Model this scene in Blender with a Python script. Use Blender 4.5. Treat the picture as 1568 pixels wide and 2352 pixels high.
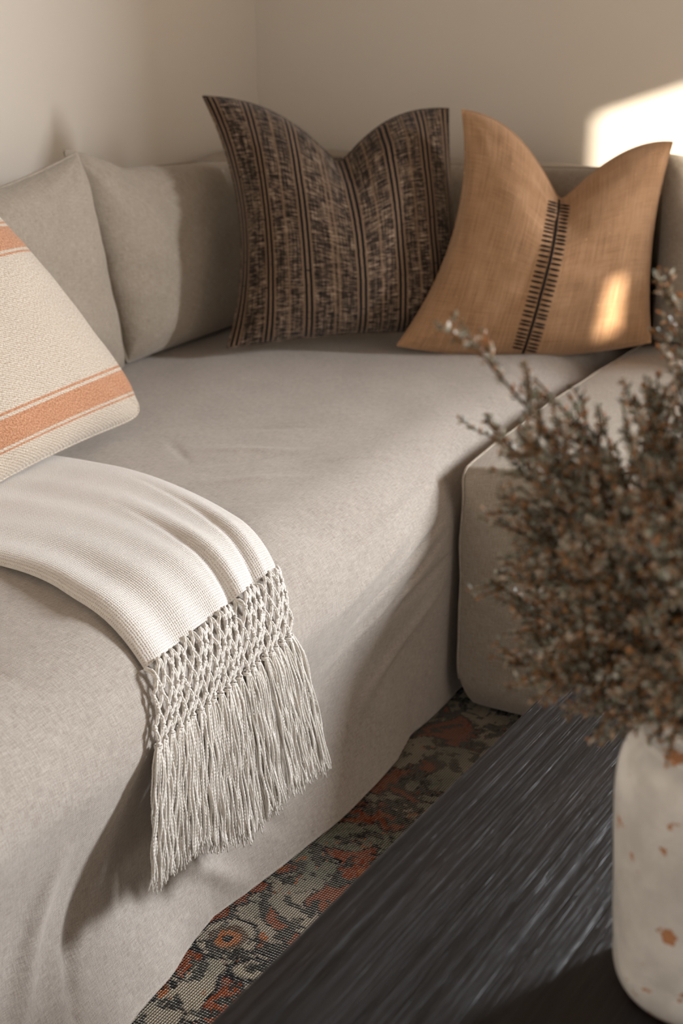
import bpy, bmesh, math, random
import numpy as np
from mathutils import Vector, Matrix, noise

for o in list(bpy.data.objects): bpy.data.objects.remove(o)
SC = bpy.context.scene
COL = SC.collection
PI = math.pi
random.seed(7)

# ------------------------------------------------------------------ camera
cam_data = bpy.data.cameras.new('camera')
cam = bpy.data.objects.new('camera', cam_data); COL.objects.link(cam)
cam_data.sensor_fit = 'VERTICAL'; cam_data.sensor_height = 36.0; cam_data.sensor_width = 24.0
cam_data.lens = 50.18
CAM = Vector((0.9251, -2.0007, 1.2138))
RIGHT = Vector((0.8675, 0.4974, -0.0048)).normalized()
FWD = Vector((-0.4656, 0.8086, -0.3596)).normalized()
UP = RIGHT.cross(FWD).normalized()
RIGHT = FWD.cross(UP).normalized()
cam.matrix_world = Matrix((
    (RIGHT.x, UP.x, -FWD.x, CAM.x), (RIGHT.y, UP.y, -FWD.y, CAM.y),
    (RIGHT.z, UP.z, -FWD.z, CAM.z), (0, 0, 0, 1)))
cam_data.clip_start = 0.02
cam_data.dof.use_dof = True
cam_data.dof.focus_distance = 1.82
cam_data.dof.aperture_fstop = 5.0
SC.camera = cam

# ------------------------------------------------------------------ world, sun, window light, fill, exposure
W = bpy.data.worlds.new('sky'); SC.world = W; W.use_nodes = True
bg = W.node_tree.nodes['Background']
bg.inputs[0].default_value = (0.62, 0.78, 1.0, 1); bg.inputs[1].default_value = 1.0

def sun(direction, strength, color, angle):
    d = bpy.data.lights.new('sun', 'SUN'); d.energy = strength; d.color = color; d.angle = angle
    o = bpy.data.objects.new('sun', d); COL.objects.link(o)
    o.rotation_euler = Vector(direction).to_track_quat('-Z', 'Y').to_euler(); o.location = (4, -4, 4)
def area(name, loc, direction, sx, sz, power, color):
    d = bpy.data.lights.new(name, 'AREA'); d.shape = 'RECTANGLE'; d.size = sx; d.size_y = sz
    d.energy = power; d.color = color
    o = bpy.data.objects.new(name, d); COL.objects.link(o); o.location = loc
    o.rotation_euler = Vector(direction).to_track_quat('-Z', 'Y').to_euler()
sun((-1.0, 0.9, -0.36), 14.0, (1.0, 0.88, 0.72), math.radians(0.6))
# daylight at one window, plus an added fill light behind the camera
WA = (1.46, 1.84, 1.04, 1.70)         # window in the wall behind the sofa, right of the frame (x0,x1,z0,z1)
area('window_and_fill_light', ((WA[0]+WA[1])/2, 1.15, (WA[2]+WA[3])/2), (0, -1, 0), WA[1]-WA[0], WA[3]-WA[2], 205, (0.90, 0.94, 1.0))
WC = (-.10, 1.25, 1.5, 2.4)          # unseen window added behind the camera to carry the fill light
area('window_and_fill_light', ((WC[0]+WC[1])/2, -3.66, (WC[2]+WC[3])/2), (0, 1, 0), WC[1]-WC[0], WC[3]-WC[2], 8.3, (1.0, 0.93, 0.84))
SC.view_settings.view_transform = 'Standard'; SC.view_settings.look = 'None'
SC.view_settings.gamma = 1.0; SC.view_settings.use_curve_mapping = False
SC.view_settings.exposure = 0.0

# ------------------------------------------------------------------ helpers
def tag(o, label=None, cat=None, group=None, kind=None):
    if label: o['label'] = label
    if cat: o['category'] = cat
    if group: o['group'] = group
    if kind: o['kind'] = kind
    return o
def empty(name, loc, label, cat, group=None):
    o = bpy.data.objects.new(name, None); COL.objects.link(o); o.location = loc; o.empty_display_size = .05
    return tag(o, label, cat, group)
def link_mesh(name, me, mat, parent=None, smooth=True):
    if mat: me.materials.append(mat)
    if smooth:
        me.polygons.foreach_set('use_smooth', [True]*len(me.polygons))
    me.update()
    o = bpy.data.objects.new(name, me); COL.objects.link(o)
    if parent is not None:
        o.parent = parent
        o.matrix_parent_inverse = Matrix.Translation(parent.location).inverted()
    return o
def mesh(name, V, F, mat, parent=None, uv=None, smooth=True):
    """V world-space verts, F faces, uv per vertex in metres"""
    me = bpy.data.meshes.new(name)
    me.from_pydata([tuple(v) for v in V], [], F)
    if uv is not None:
        lay = me.uv_layers.new(name='UVMap')
        li = np.empty(len(me.loops), dtype=np.int32); me.loops.foreach_get('vertex_index', li)
        U = np.asarray(uv, dtype=np.float32)[li].reshape(-1); lay.data.foreach_set('uv', U)
    return link_mesh(name, me, mat, parent, smooth)
def grid_faces(n, m, off=0, flip=False, closed_m=False):
    F = []
    for i in range(n-1):
        for j in range(m if closed_m else m-1):
            j2 = (j+1) % m
            a, b, c_, d = off+i*m+j, off+i*m+j2, off+(i+1)*m+j2, off+(i+1)*m+j
            F.append((a, d, c_, b) if flip else (a, b, c_, d))
    return F
def box(x0, x1, y0, y1, z0, z1):
    V = [(x, y, z) for x in (x0, x1) for y in (y0, y1) for z in (z0, z1)]
    F = [(0, 1, 3, 2), (4, 6, 7, 5), (0, 4, 5, 1), (2, 3, 7, 6), (0, 2, 6, 4), (1, 5, 7, 3)]
    return V, F
def add(VF, V, F):
    off = len(VF[0]); VF[0].extend(V); VF[1].extend([tuple(i+off for i in f) for f in F])
def bevelled_box(name, b, r, mat, parent=None, seg=3):
    bm = bmesh.new(); V, F = box(*b)
    vs = [bm.verts.new(v) for v in V]
    for f in F: bm.faces.new([vs[i] for i in f])
    bmesh.ops.recalc_face_normals(bm, faces=bm.faces)
    bmesh.ops.bevel(bm, geom=list(bm.edges), offset=r, segments=seg, affect='EDGES', profile=.5)
    me = bpy.data.meshes.new(name); bm.to_mesh(me); bm.free()
    o = link_mesh(name, me, mat, parent, smooth=False)
    return o
def tube(P, R, k=6, twist=0.0, lump=0.0, pitch=0.004, V=None, F=None, cap=True):
    """sweep a circle along points P (Vectors) with radii R; lump gives a plied-yarn relief"""
    if V is None: V, F = [], []
    off = len(V); n = len(P)
    T = [(P[min(i+1, n-1)]-P[max(i-1, 0)]).normalized() for i in range(n)]
    ref = Vector((0, 0, 1)) if abs(T[0].z) < .9 else Vector((1, 0, 0))
    a = T[0].cross(ref).normalized(); L = 0.0
    for i in range(n):
        a = (a - T[i]*a.dot(T[i])).normalized(); b = T[i].cross(a)
        if i: L += (P[i]-P[i-1]).length
        r = R[i] if hasattr(R, '__len__') else R
        for j in range(k):
            th = 2*PI*j/k
            rr = r*(1+lump*math.sin(2*th-2*PI*L/pitch)) if lump else r
            V.append(P[i]+a*(rr*math.cos(th))+b*(rr*math.sin(th)))
    F.extend(grid_faces(n, k, off, False, True))
    if cap:
        F.append(tuple(off+j for j in range(k))[::-1]); F.append(tuple(off+(n-1)*k+j for j in range(k)))
    return V, F
def nz(x, y, z=0.0): return noise.noise(Vector((x, y, z)))
def fbm(x, y, z=0.0, o=3):
    s, a = 0.0, 1.0
    for i in range(o): s += a*noise.noise(Vector((x, y, z+i*7.3))); x *= 2; y *= 2; a *= .5
    return s
def lerp(a, b, t): return a+(b-a)*t
def pl(T, V, t):
    """piecewise linear with smooth interpolation"""
    if t <= T[0]: return V[0]
    for i in range(len(T)-1):
        if t <= T[i+1]:
            return lerp(V[i], V[i+1], (t-T[i])/(T[i+1]-T[i]))
    return V[-1]

# ------------------------------------------------------------------ materials
class Mat:
    def __init__(s, name, rough=.9, spec=.3):
        s.m = bpy.data.materials.new(name); s.m.use_nodes = True; s.t = s.m.node_tree; s.N = s.t.nodes; s.L = s.t.links
        s.b = s.N['Principled BSDF']; s.b.inputs['Roughness'].default_value = rough
        s.b.inputs['Specular IOR Level'].default_value = spec
    def node(s, typ, ins=None, **kw):
        n = s.N.new(typ)
        for k, v in kw.items(): setattr(n, k, v)
        if ins:
            for k, v in ins.items():
                if hasattr(v, 'is_output') or isinstance(v, bpy.types.NodeSocket): s.L.new(v, n.inputs[k])
                else: n.inputs[k].default_value = v
        return n
    def uv(s):
        return s.node('ShaderNodeTexCoord').outputs['UV']
    def obj(s):
        return s.node('ShaderNodeTexCoord').outputs['Object']
    def mapping(s, v, scale=(1, 1, 1), rot=(0, 0, 0), loc=(0, 0, 0)):
        return s.node('ShaderNodeMapping', {'Vector': v, 'Scale': scale, 'Rotation': rot, 'Location': loc}).outputs[0]
    def noise(s, v, scale, detail=2, rough=.5, dist=0):
        return s.node('ShaderNodeTexNoise', {'Vector': v, 'Scale': scale, 'Detail': detail, 'Roughness': rough, 'Distortion': dist}).outputs['Fac']
    def math(s, op, a, b=0.0, c=0.0, clamp=False):
        n = s.N.new('ShaderNodeMath'); n.operation = op; n.use_clamp = clamp
        for i, v in enumerate((a, b, c)):
            if isinstance(v, bpy.types.NodeSocket): s.L.new(v, n.inputs[i])
            else: n.inputs[i].default_value = v
        return n.outputs[0]
    def xyz(s, v):
        n = s.node('ShaderNodeSeparateXYZ', {0: v}); return n.outputs[0], n.outputs[1], n.outputs[2]
    def comb(s, x, y, z=0.0):
        return s.node('ShaderNodeCombineXYZ', {0: x, 1: y, 2: z}).outputs[0]
    def mix(s, f, a, b, mode='MIX'):
        n = s.N.new('ShaderNodeMix'); n.data_type = 'RGBA'; n.blend_type = mode; n.clamp_factor = True
        for k, v in ((0, f), (6, a), (7, b)):
            if isinstance(v, bpy.types.NodeSocket): s.L.new(v, n.inputs[k])
            else: n.inputs[k].default_value = v if k == 0 or len(v) == 4 else (*v, 1)
        return n.outputs[2]
    def ramp(s, f, stops, interp='LINEAR'):
        n = s.N.new('ShaderNodeValToRGB'); n.color_ramp.interpolation = interp
        e = n.color_ramp.elements
        while len(e) < len(stops): e.new(.5)
        for el, (p, c_) in zip(e, stops): el.position = p; el.color = (*c_, 1) if len(c_) == 3 else c_
        s.L.new(f, n.inputs[0]); return n.outputs[0]
    def smooth(s, x, lo, hi):
        n = s.N.new('ShaderNodeMapRange'); n.interpolation_type = 'SMOOTHSTEP'
        s.L.new(x, n.inputs[0]); n.inputs[1].default_value = lo; n.inputs[2].default_value = hi
        return n.outputs[0]
    def color(s, c_):
        if isinstance(c_, bpy.types.NodeSocket): s.L.new(c_, s.b.inputs['Base Color'])
        else: s.b.inputs['Base Color'].default_value = (*c_, 1)
    def bump(s, h, strength, dist):
        n = s.node('ShaderNodeBump', {'Height': h, 'Strength': strength, 'Distance': dist}); s.L.new(n.outputs[0], s.b.inputs['Normal'])
    def sheen(s, w, r=.5, tint=(1, 1, 1)):
        s.b.inputs['Sheen Weight'].default_value = w; s.b.inputs['Sheen Roughness'].default_value = r
        s.b.inputs['Sheen Tint'].default_value = (*tint, 1)
def srgb(r, g, b):
    f = lambda c_: (c_/255/12.92 if c_/255 <= .04045 else ((c_/255+.055)/1.055)**2.4)
    return (f(r), f(g), f(b))

def weave_height(M, uv, pu, pv, jitter=.0):
    """plain weave: over-under threads of pitch pu (u) and pv (v) metres; returns height 0..1"""
    x, y, _ = M.xyz(uv)
    if jitter:
        n = M.noise(uv, 60, 2); x = M.math('MULTIPLY_ADD', n, jitter, x)
        n2 = M.noise(M.mapping(uv, loc=(3, 5, 0)), 60, 2); y = M.math('MULTIPLY_ADD', n2, jitter, y)
    a = M.math('SINE', M.math('MULTIPLY', x, 2*PI/pu)); b = M.math('SINE', M.math('MULTIPLY', y, 2*PI/pv))
    return M.math('MULTIPLY_ADD', M.math('MULTIPLY', a, b), .5, .5)

def linen(name, c1, c2):
    M = Mat(name, .92, .2); uv = M.uv()
    s1 = M.noise(M.mapping(uv, (900, 60, 1)), 1, 3, .6); s2 = M.noise(M.mapping(uv, (60, 900, 1)), 1, 3, .6)
    slub = M.math('ADD', s1, s2)
    w = weave_height(M, M.mapping(uv, rot=(0, 0, .12)), .0021, .0021, .0006)
    fine = M.noise(uv, 700, 2, .7)
    mot = M.noise(uv, 9, 4, .6)
    f = M.math('ADD', M.math('MULTIPLY', M.math('SUBTRACT', slub, 1.0), 1.8), M.math('MULTIPLY', M.math('SUBTRACT', w, .5), .75))
    f = M.math('ADD', M.math('ADD', f, M.math('MULTIPLY', M.math('SUBTRACT', fine, .5), 1.6)), M.math('MULTIPLY', M.math('SUBTRACT', mot, .5), .5))
    f = M.math('ADD', f, .5, clamp=True)
    M.color(M.mix(f, c1, c2))
    h = M.math('ADD', M.math('MULTIPLY', w, .5), M.math('ADD', M.math('MULTIPLY', slub, .6), M.math('MULTIPLY', fine, .5)))
    crease = M.noise(M.mapping(uv, (1, 1, 1)), 16, 4, .55, .8)
    h = M.math('ADD', h, M.math('MULTIPLY', crease, 2.2))
    M.bump(h, .55, .0009); M.sheen(.25, .5, (1, .96, .9))
    return M.m
LINEN = linen('oatmeal_linen', srgb(144, 133, 122), srgb(190, 181, 171))
LINEN_SHADE = linen('shaded_linen', srgb(138, 126, 111), srgb(178, 166, 151))  # darker, warmer copy of the sofa linen: shade and warm bounce put into colour

def paint(name, c_):
    M = Mat(name, .75, .25); v = M.obj()
    M.color(M.mix(M.noise(v, 1.3, 3), tuple(x*.97 for x in c_), c_))
    M.bump(M.noise(v, 90, 4, .6), .12, .002); return M.m
WALL = paint('wall_paint', srgb(228, 219, 206)); CEIL = paint('darkened_ceiling', srgb(96, 76, 58))  # ceiling: unseen, coloured dark to cut bounce and dull the table's reflection
TRIM = paint('trim_paint', srgb(236, 231, 222))

def cream_weave():
    M = Mat('cream_cotton_weave', .95, .15); uv = M.uv()
    x, y, _ = M.xyz(uv)
    fib = M.noise(M.mapping(uv, (260, 900, 1)), 1, 3, .65); fib2 = M.noise(M.mapping(uv, (900, 200, 1)), 1, 2, .6); big = M.noise(uv, 34, 3, .6)
    x = M.math('MULTIPLY_ADD', M.noise(uv, 190, 2, .6), .0024, x); y = M.math('MULTIPLY_ADD', M.noise(M.mapping(uv, loc=(2, 7, 0)), 190, 2, .6), .0022, y)
    tx = M.math('ABSOLUTE', M.math('SINE', M.math('MULTIPLY', x, PI/.0036))); ty = M.math('ABSOLUTE', M.math('SINE', M.math('MULTIPLY', y, PI/.0031)))
    w = M.math('MAXIMUM', tx, ty); w = M.math('MULTIPLY_ADD', M.math('MINIMUM', tx, ty), .35, w)
    hole = M.math('ADD', M.smooth(w, .25, .95), M.math('MULTIPLY_ADD', M.math('SUBTRACT', big, .5), .9, .12), clamp=True)
    hole = M.math('MULTIPLY_ADD', M.math('SUBTRACT', M.math('ADD', fib, fib2), 1.0), .5, hole, clamp=True)
    M.color(M.mix(hole, srgb(182, 162, 142), srgb(225, 219, 211)))
    M.bump(M.math('ADD', M.math('MULTIPLY', w, 1.0), M.math('MULTIPLY', fib, .7)), .6, .0012)
    M.sheen(.3, .5); return M.m
CREAM_WEAVE = cream_weave()
def yarn():
    M = Mat('cream_yarn', .95, .15); v = M.obj()
    n = M.noise(v, 420, 3, .7); n2 = M.noise(v, 40, 2)
    M.color(M.mix(M.math('MULTIPLY_ADD', n, .8, M.math('MULTIPLY', n2, .4), clamp=True), srgb(200, 190, 177), srgb(236, 231, 223)))
    M.bump(n, .7, .0008); M.sheen(.3, .5); return M.m
YARN = yarn()

def stripe_mat():
    M = Mat('cream_twill_with_rust_bands', .95, .15); uv = M.uv(); x, y, _ = M.xyz(uv)     # y: metres above the bottom seam
    tw = M.math('SINE', M.math('MULTIPLY', M.math('ADD', M.math('MULTIPLY', x, .62), y), 2*PI/.0050))
    tw = M.math('MULTIPLY_ADD', tw, .5, .5)
    tv = M.math('MULTIPLY_ADD', M.math('SINE', M.math('MULTIPLY', M.math('SUBTRACT', x, y), 2*PI/.0028)), .5, .5)
    fib = M.noise(M.mapping(uv, (700, 260, 1)), 1, 3, .7)
    yy = M.math('MULTIPLY_ADD', M.math('SUBTRACT', M.noise(uv, 500, 1), .5), .0022, y)
    def band(lo, hi):
        a = M.math('GREATER_THAN', yy, lo); b = M.math('LESS_THAN', yy, hi); return M.math('MULTIPLY', a, b)
    s = None
    for lo, hi in ((.042, .0455), (.050, .094), (.0995, .104), (.338, .342), (.347, .390), (.395, .399)):
        bnd = band(lo, hi); s = bnd if s is None else M.math('MAXIMUM', s, bnd)
    spk = M.smooth(M.math('ADD', fib, M.noise(uv, 330, 3, .75)), .78, 1.22)
    base = M.mix(M.math('MULTIPLY_ADD', tw, .38, M.math('MULTIPLY', spk, .72), clamp=True), srgb(150, 126, 102), srgb(216, 207, 192))
    rust = M.mix(M.math('MULTIPLY_ADD', tv, .22, M.math('MULTIPLY', spk, .85), clamp=True), srgb(138, 80, 46), srgb(206, 158, 124))
    M.color(M.mix(s, base, rust))
    M.bump(M.math('ADD', M.math('MULTIPLY', tw, .6), M.math('MULTIPLY', fib, .9)), .4, .0010); M.sheen(.25, .5); return M.m
STRIPE = stripe_mat()

def plaid_mat():
    M = Mat('black_brown_handwoven_plaid', .95, .15); uv = M.uv(); x, y, _ = M.xyz(uv)
    h1 = M.noise(M.mapping(uv, (40, 360, 1)), 1, 3, .75); h2 = M.noise(M.mapping(uv, (300, 16, 1)), 1, 2, .6)
    h3 = M.noise(M.mapping(uv, (34, 120, 1)), 1, 4, .7)
    f = M.math('ADD', M.math('MULTIPLY', h1, 1.25), M.math('ADD', M.math('MULTIPLY', h2, .7), M.math('MULTIPLY', h3, .6)))
    base = M.ramp(M.math('MULTIPLY', f, .4), [(.45, srgb(26, 22, 19)), (.51, srgb(66, 53, 42)), (.555, srgb(120, 101, 84)), (.62, srgb(166, 146, 124))])
    # warp stripes: each group is tan, black, tan, black, tan
    wob = M.math('MULTIPLY_ADD', M.math('SUBTRACT', M.noise(M.mapping(uv, (3, 60, 1)), 1, 2), .5), .0016, x)
    col = base
    black = srgb(16, 17, 19); tan = srgb(150, 122, 96)
    for c_ in (.012, .082, .165, .275, .358, .435, .492):
        d = M.math('ABSOLUTE', M.math('SUBTRACT', wob, c_))
        k = M.noise(M.mapping(uv, (200, 380, 1)), 1, 2)
        tn = M.mix(M.math('MULTIPLY', k, .95), tan, srgb(84, 64, 48))
        col = M.mix(M.math('LESS_THAN', d, .0118), col, tn)
        bl = M.math('MULTIPLY', M.math('GREATER_THAN', d, .0024), M.math('LESS_THAN', d, .0082))
        col = M.mix(bl, col, black)
    for c_ in (.124, .218, .228, .316, .398):                      # single faint lines between the groups
        d = M.math('ABSOLUTE', M.math('SUBTRACT', wob, c_)); col = M.mix(M.math('MULTIPLY', M.math('LESS_THAN', d, .0024), .45), col, tan)
    # dark slubs in the weft
    sl = M.noise(M.mapping(uv, (34, 130, 1)), 1, 2, .4); col = M.mix(M.smooth(sl, .66, .74), col, srgb(20, 17, 16))
    M.color(col)
    M.bump(M.math('ADD', h1, M.noise(M.mapping(uv, (600, 200, 1)), 1, 2)), .5, .0012); M.sheen(.15, .5); return M.m
PLAID = plaid_mat()

def tan_mat():
    M = Mat('tan_slub_linen', .93, .2); uv = M.uv()
    v = M.noise(M.mapping(uv, (240, 10, 1)), 1, 3, .6); h = M.noise(M.mapping(uv, (12, 500, 1)), 1, 3, .6)
    big = M.noise(uv, 14, 3, .6); nep = M.noise(M.mapping(uv, (160, 90, 1)), 1, 1)
    f = M.math('ADD', M.math('MULTIPLY', v, .75), M.math('ADD', M.math('MULTIPLY', h, .55), M.math('MULTIPLY', big, .5)))
    col = M.ramp(M.math('MULTIPLY', f, .55), [(.32, srgb(134, 100, 72)), (.5, srgb(172, 134, 100)), (.66, srgb(192, 156, 124))])
    col = M.mix(M.smooth(nep, .74, .80), col, srgb(216, 176, 134))
    M.color(col); M.bump(M.math('ADD', v, h), .45, .0012); M.sheen(.3, .5, (1, .85, .7)); return M.m
TAN = tan_mat()
def plain(name, c_, rough=.8, spec=.3):
    M = Mat(name, rough, spec); M.color(M.mix(M.noise(M.obj(), 300, 2), tuple(x*.8 for x in c_), c_)); return M.m
BLACK_THREAD = plain('black_embroidery_thread', srgb(24, 20, 20), .85)
DARK_GAP = plain('dark_webbing', srgb(40, 34, 30), .9)

def rug_mat():
    M = Mat('faded_persian_rug', .95, .1); uv = M.uv()
    p = .0046                                                       # knot pitch; the pattern is sampled knot by knot
    x, y, _ = M.xyz(uv)
    qx = M.math('MULTIPLY', M.math('FLOOR', M.math('DIVIDE', x, p*.8)), p*.8); qy = M.math('MULTIPLY', M.math('FLOOR', M.math('DIVIDE', y, p)), p)
    q = M.comb(qx, qy)
    n1 = M.noise(q, 8.5, 3, .55, .9); n2 = M.noise(M.mapping(q, loc=(4.2, 1.1, 0)), 16, 3, .6, 1.2); n3 = M.noise(M.mapping(q, loc=(7, 9, 0)), 5, 2, .5)
    cream = srgb(172, 158, 136); sage = srgb(118, 120, 102); rust = srgb(142, 66, 32); blk = srgb(30, 30, 32); brown = srgb(94, 70, 52); orange = srgb(172, 98, 50)
    col = M.mix(M.smooth(n3, .42, .6), cream, sage)
    col = M.mix(M.smooth(n1, .50, .54), col, rust)
    col = M.mix(M.smooth(n2, .60, .63), col, orange)
    col = M.mix(M.smooth(M.math('ABSOLUTE', M.math('SUBTRACT', n1, .53)), .030, .008), col, blk)
    vo = M.node('ShaderNodeTexVoronoi', {'Vector': M.mapping(q, rot=(0, 0, .5)), 'Scale': 7.5, 'Randomness': .75})
    d = M.math('MULTIPLY_ADD', M.math('SUBTRACT', n2, .5), .22, vo.outputs['Distance'])
    col = M.mix(M.smooth(d, .36, .33), col, blk); col = M.mix(M.smooth(d, .31, .29), col, cream)
    col = M.mix(M.smooth(d, .22, .20), col, brown); col = M.mix(M.smooth(d, .15, .13), col, orange); col = M.mix(M.smooth(d, .07, .05), col, blk)
    vo2 = M.node('ShaderNodeTexVoronoi', {'Vector': M.mapping(q, loc=(.6, .3, 0)), 'Scale': 21, 'Randomness': .9})
    col = M.mix(M.math('MULTIPLY', M.smooth(vo2.outputs['Distance'], .22, .16), .85), col, blk)
    n4 = M.noise(M.mapping(q, loc=(1, 2, 0)), 34, 2, .6); col = M.mix(M.smooth(n4, .52, .58), col, srgb(52, 50, 46))
    # worn pile: pale foundation threads between the knots
    fx = M.math('FRACT', M.math('DIVIDE', x, p*.8)); fy = M.math('FRACT', M.math('DIVIDE', y, p))
    bx = M.math('ABSOLUTE', M.math('SUBTRACT', fx, .5)); by = M.math('ABSOLUTE', M.math('SUBTRACT', fy, .5))
    wear = M.noise(uv, 3.2, 3, .6); rnd = M.node('ShaderNodeTexWhiteNoise', {'Vector': q}).outputs['Value']
    thread = M.math('MULTIPLY', M.smooth(by, .20, .34), M.smooth(M.math('ADD', wear, M.math('MULTIPLY', rnd, .35)), .42, .75))
    col = M.mix(M.math('MULTIPLY', thread, .62), col, srgb(196, 190, 176))
    col = M.mix(M.math('MULTIPLY', M.smooth(bx, .24, .46), .9), col, srgb(24, 22, 22))
    M.color(col)
    ht = M.math('MULTIPLY', M.smooth(bx, .5, .2), M.math('ADD', M.smooth(by, .5, .25), .3)); M.bump(ht, .8, .002)
    return M.m
RUG = rug_mat()

def wood_mat():
    M = Mat('black_stained_wood', .42, .28); uv = M.uv()             # u across the grain, v along it
    g = M.noise(M.mapping(uv, (150, 2.2, 1)), 1, 5, .65, .25); g2 = M.noise(M.mapping(uv, (520, 7, 1)), 1, 3, .6); pat = M.noise(M.mapping(uv, (9, 2, 1)), 1, 3, .6)
    col = M.mix(M.smooth(g, .35, .7), srgb(12, 10, 10), srgb(30, 28, 28)); col = M.mix(M.math('MULTIPLY', M.smooth(pat, .45, .7), .55), col, srgb(32, 23, 19))
    M.color(col); r = M.math('MULTIPLY_ADD', g, .5, .16); M.L.new(r, M.b.inputs['Roughness'])
    M.bump(M.math('ADD', M.math('MULTIPLY', g, 1.4), g2), .7, .0012); return M.m
WOOD = wood_mat()
def floor_mat():
    M = Mat('oak_floor_boards', .5, .4); v = M.obj()
    g = M.noise(M.mapping(v, (60, 3, 1)), 1, 4, .6); M.color(M.mix(g, srgb(120, 88, 60), srgb(164, 128, 92))); M.bump(g, .3, .001); return M.m
OAK = floor_mat()
def vase_mat():
    M = Mat('speckled_white_glaze', .32, .5); v = M.obj(); x, y, z = M.xyz(v)
    n = M.noise(v, 20, 4, .6, .5); n2 = M.noise(M.mapping(v, loc=(3, 3, 3)), 40, 3, .55)
    col = M.mix(M.smooth(n, .3, .7), srgb(192, 188, 182), srgb(218, 214, 208))
    spot = M.smooth(n2, .635, .66)
    col = M.mix(spot, col, srgb(174, 122, 84))
    col = M.mix(M.smooth(z, .008, .000), col, srgb(120, 84, 58))      # bare clay foot
    col = M.mix(M.smooth(z, .2555, .2600), col, srgb(150, 104, 74))     # bare clay rim
    M.color(col); M.L.new(M.math('MULTIPLY_ADD', spot, .4, .28), M.b.inputs['Roughness'])
    M.bump(M.math('SUBTRACT', n, M.math('MULTIPLY', spot, .6)), .4, .003); return M.m
GLAZE = vase_mat()
def leaf_mat():
    M = Mat('dried_leaf', .5, .6)
    r = M.node('ShaderNodeNewGeometry').outputs['Random Per Island']
    M.color(M.ramp(r, [(0, srgb(74, 68, 50)), (.22, srgb(150, 149, 128)), (.42, srgb(196, 199, 185)), (.60, srgb(156, 116, 70)), (.8, srgb(200, 150, 98)), (1, srgb(236, 237, 228))]))  # palest stops put bright specks of light into the leaf colour
    out = M.N['Material Output']; tr = M.node('ShaderNodeBsdfTranslucent'); mx = M.N.new('ShaderNodeMixShader')
    M.L.new(M.b.inputs['Base Color'].links[0].from_socket, tr.inputs[0]); mx.inputs[0].default_value = .5
    M.L.new(M.b.outputs[0], mx.inputs[1]); M.L.new(tr.outputs[0], mx.inputs[2]); M.L.new(mx.outputs[0], out.inputs[0])
    return M.m
LEAF = leaf_mat()
TWIG = plain('dry_twig', srgb(112, 82, 52), .85)
TWIG_D = plain('brown_stem', srgb(84, 60, 38), .85)

# ------------------------------------------------------------------ the room
XW, YW = -1.087, 1.087              # inner faces of the two walls in view
XR, YB, ZC = 3.0, -3.6, 2.5
def wall_with_opening(name, axis, pos, out, a0, a1, z0, z1, op):
    """wall slab in plane axis=pos, thickness .15 towards out; op=(a,b,c,d) opening or None"""
    VF = ([], [])
    def slab(u0, u1, w0, w1):
        p0, p1 = sorted((pos, pos+out*.15))
        b = (p0, p1, u0, u1, w0, w1) if axis == 'x' else (u0, u1, p0, p1, w0, w1)
        V, F = box(*b); add(VF, V, F)
    ops = sorted(op) if op else []; u = a0
    for o_ in ops:
        slab(u, o_[0], z0, z1); slab(o_[0], o_[1], z0, o_[2]); slab(o_[0], o_[1], o_[3], z1); u = o_[1]
    slab(u, a1, z0, z1)
    return tag(mesh(name, VF[0], VF[1], WALL, smooth=False), kind='structure')
wall_with_opening('wall_left', 'x', XW, -1, YB, YW+.15, 0, ZC, None)
wall_with_opening('wall_back', 'y', YW, 1, XW, XR+.15, 0, ZC, [WA])
WB = (-1.945, -0.6, 1.80, 2.125)       # high window in the wall to the right: lets in the patch of sun
WD = (-2.19, -2.0, 1.60, 1.76)  # unseen opening added to drop a spot of sun on the tan pillow
wall_with_opening('wall_right', 'x', XR, 1, YB, YW, 0, ZC, [WB, WD])
wall_with_opening('wall_front', 'y', YB, -1, XW, XR+.15, 0, ZC, [WC])
V, F = box(XW-.15, XR+.15, YB-.15, YW+.15, -.1, 0); tag(mesh('floor', V, F, OAK, smooth=False), kind='structure')
V, F = box(XW-.15, XR+.15, YB-.15, YW+.15, ZC, ZC+.1); tag(mesh('ceiling', V, F, CEIL, smooth=False), kind='structure')
def baseboard(name, b): o = bevelled_box(name, b, .004, TRIM); tag(o, kind='structure')
baseboard('baseboard_left', (XW, XW+.014, YB, YW, 0, .10)); baseboard('baseboard_back', (XW+.015, XR, YW-.014, YW, 0, .10))
def window(name, axis, pos, op, bars):
    VF = ([], []); t = .045; a, b, c_, d = op
    def s(u0, u1, w0, w1):
        bb = (pos-.02, pos+.02, u0, u1, w0, w1) if axis == 'x' else (u0, u1, pos-.02, pos+.02, w0, w1)
        V, F = box(*bb); add(VF, V, F)
    s(a, a+t, c_, d); s(b-t, b, c_, d); s(a+t, b-t, c_, c_+t*.8); s(a+t, b-t, d-t*.8, d)
    for k in range(1, bars): u = a+(b-a)*k/bars; s(u-.012, u+.012, c_, d)
    tag(mesh(name, VF[0], VF[1], TRIM, smooth=False), kind='structure')
window('window_1', 'y', YW+.11, WA, 1); window('window_2', 'x', XR+.10, WB, 1); window('fill_window', 'y', YB-.1, WC, 3)

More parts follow.
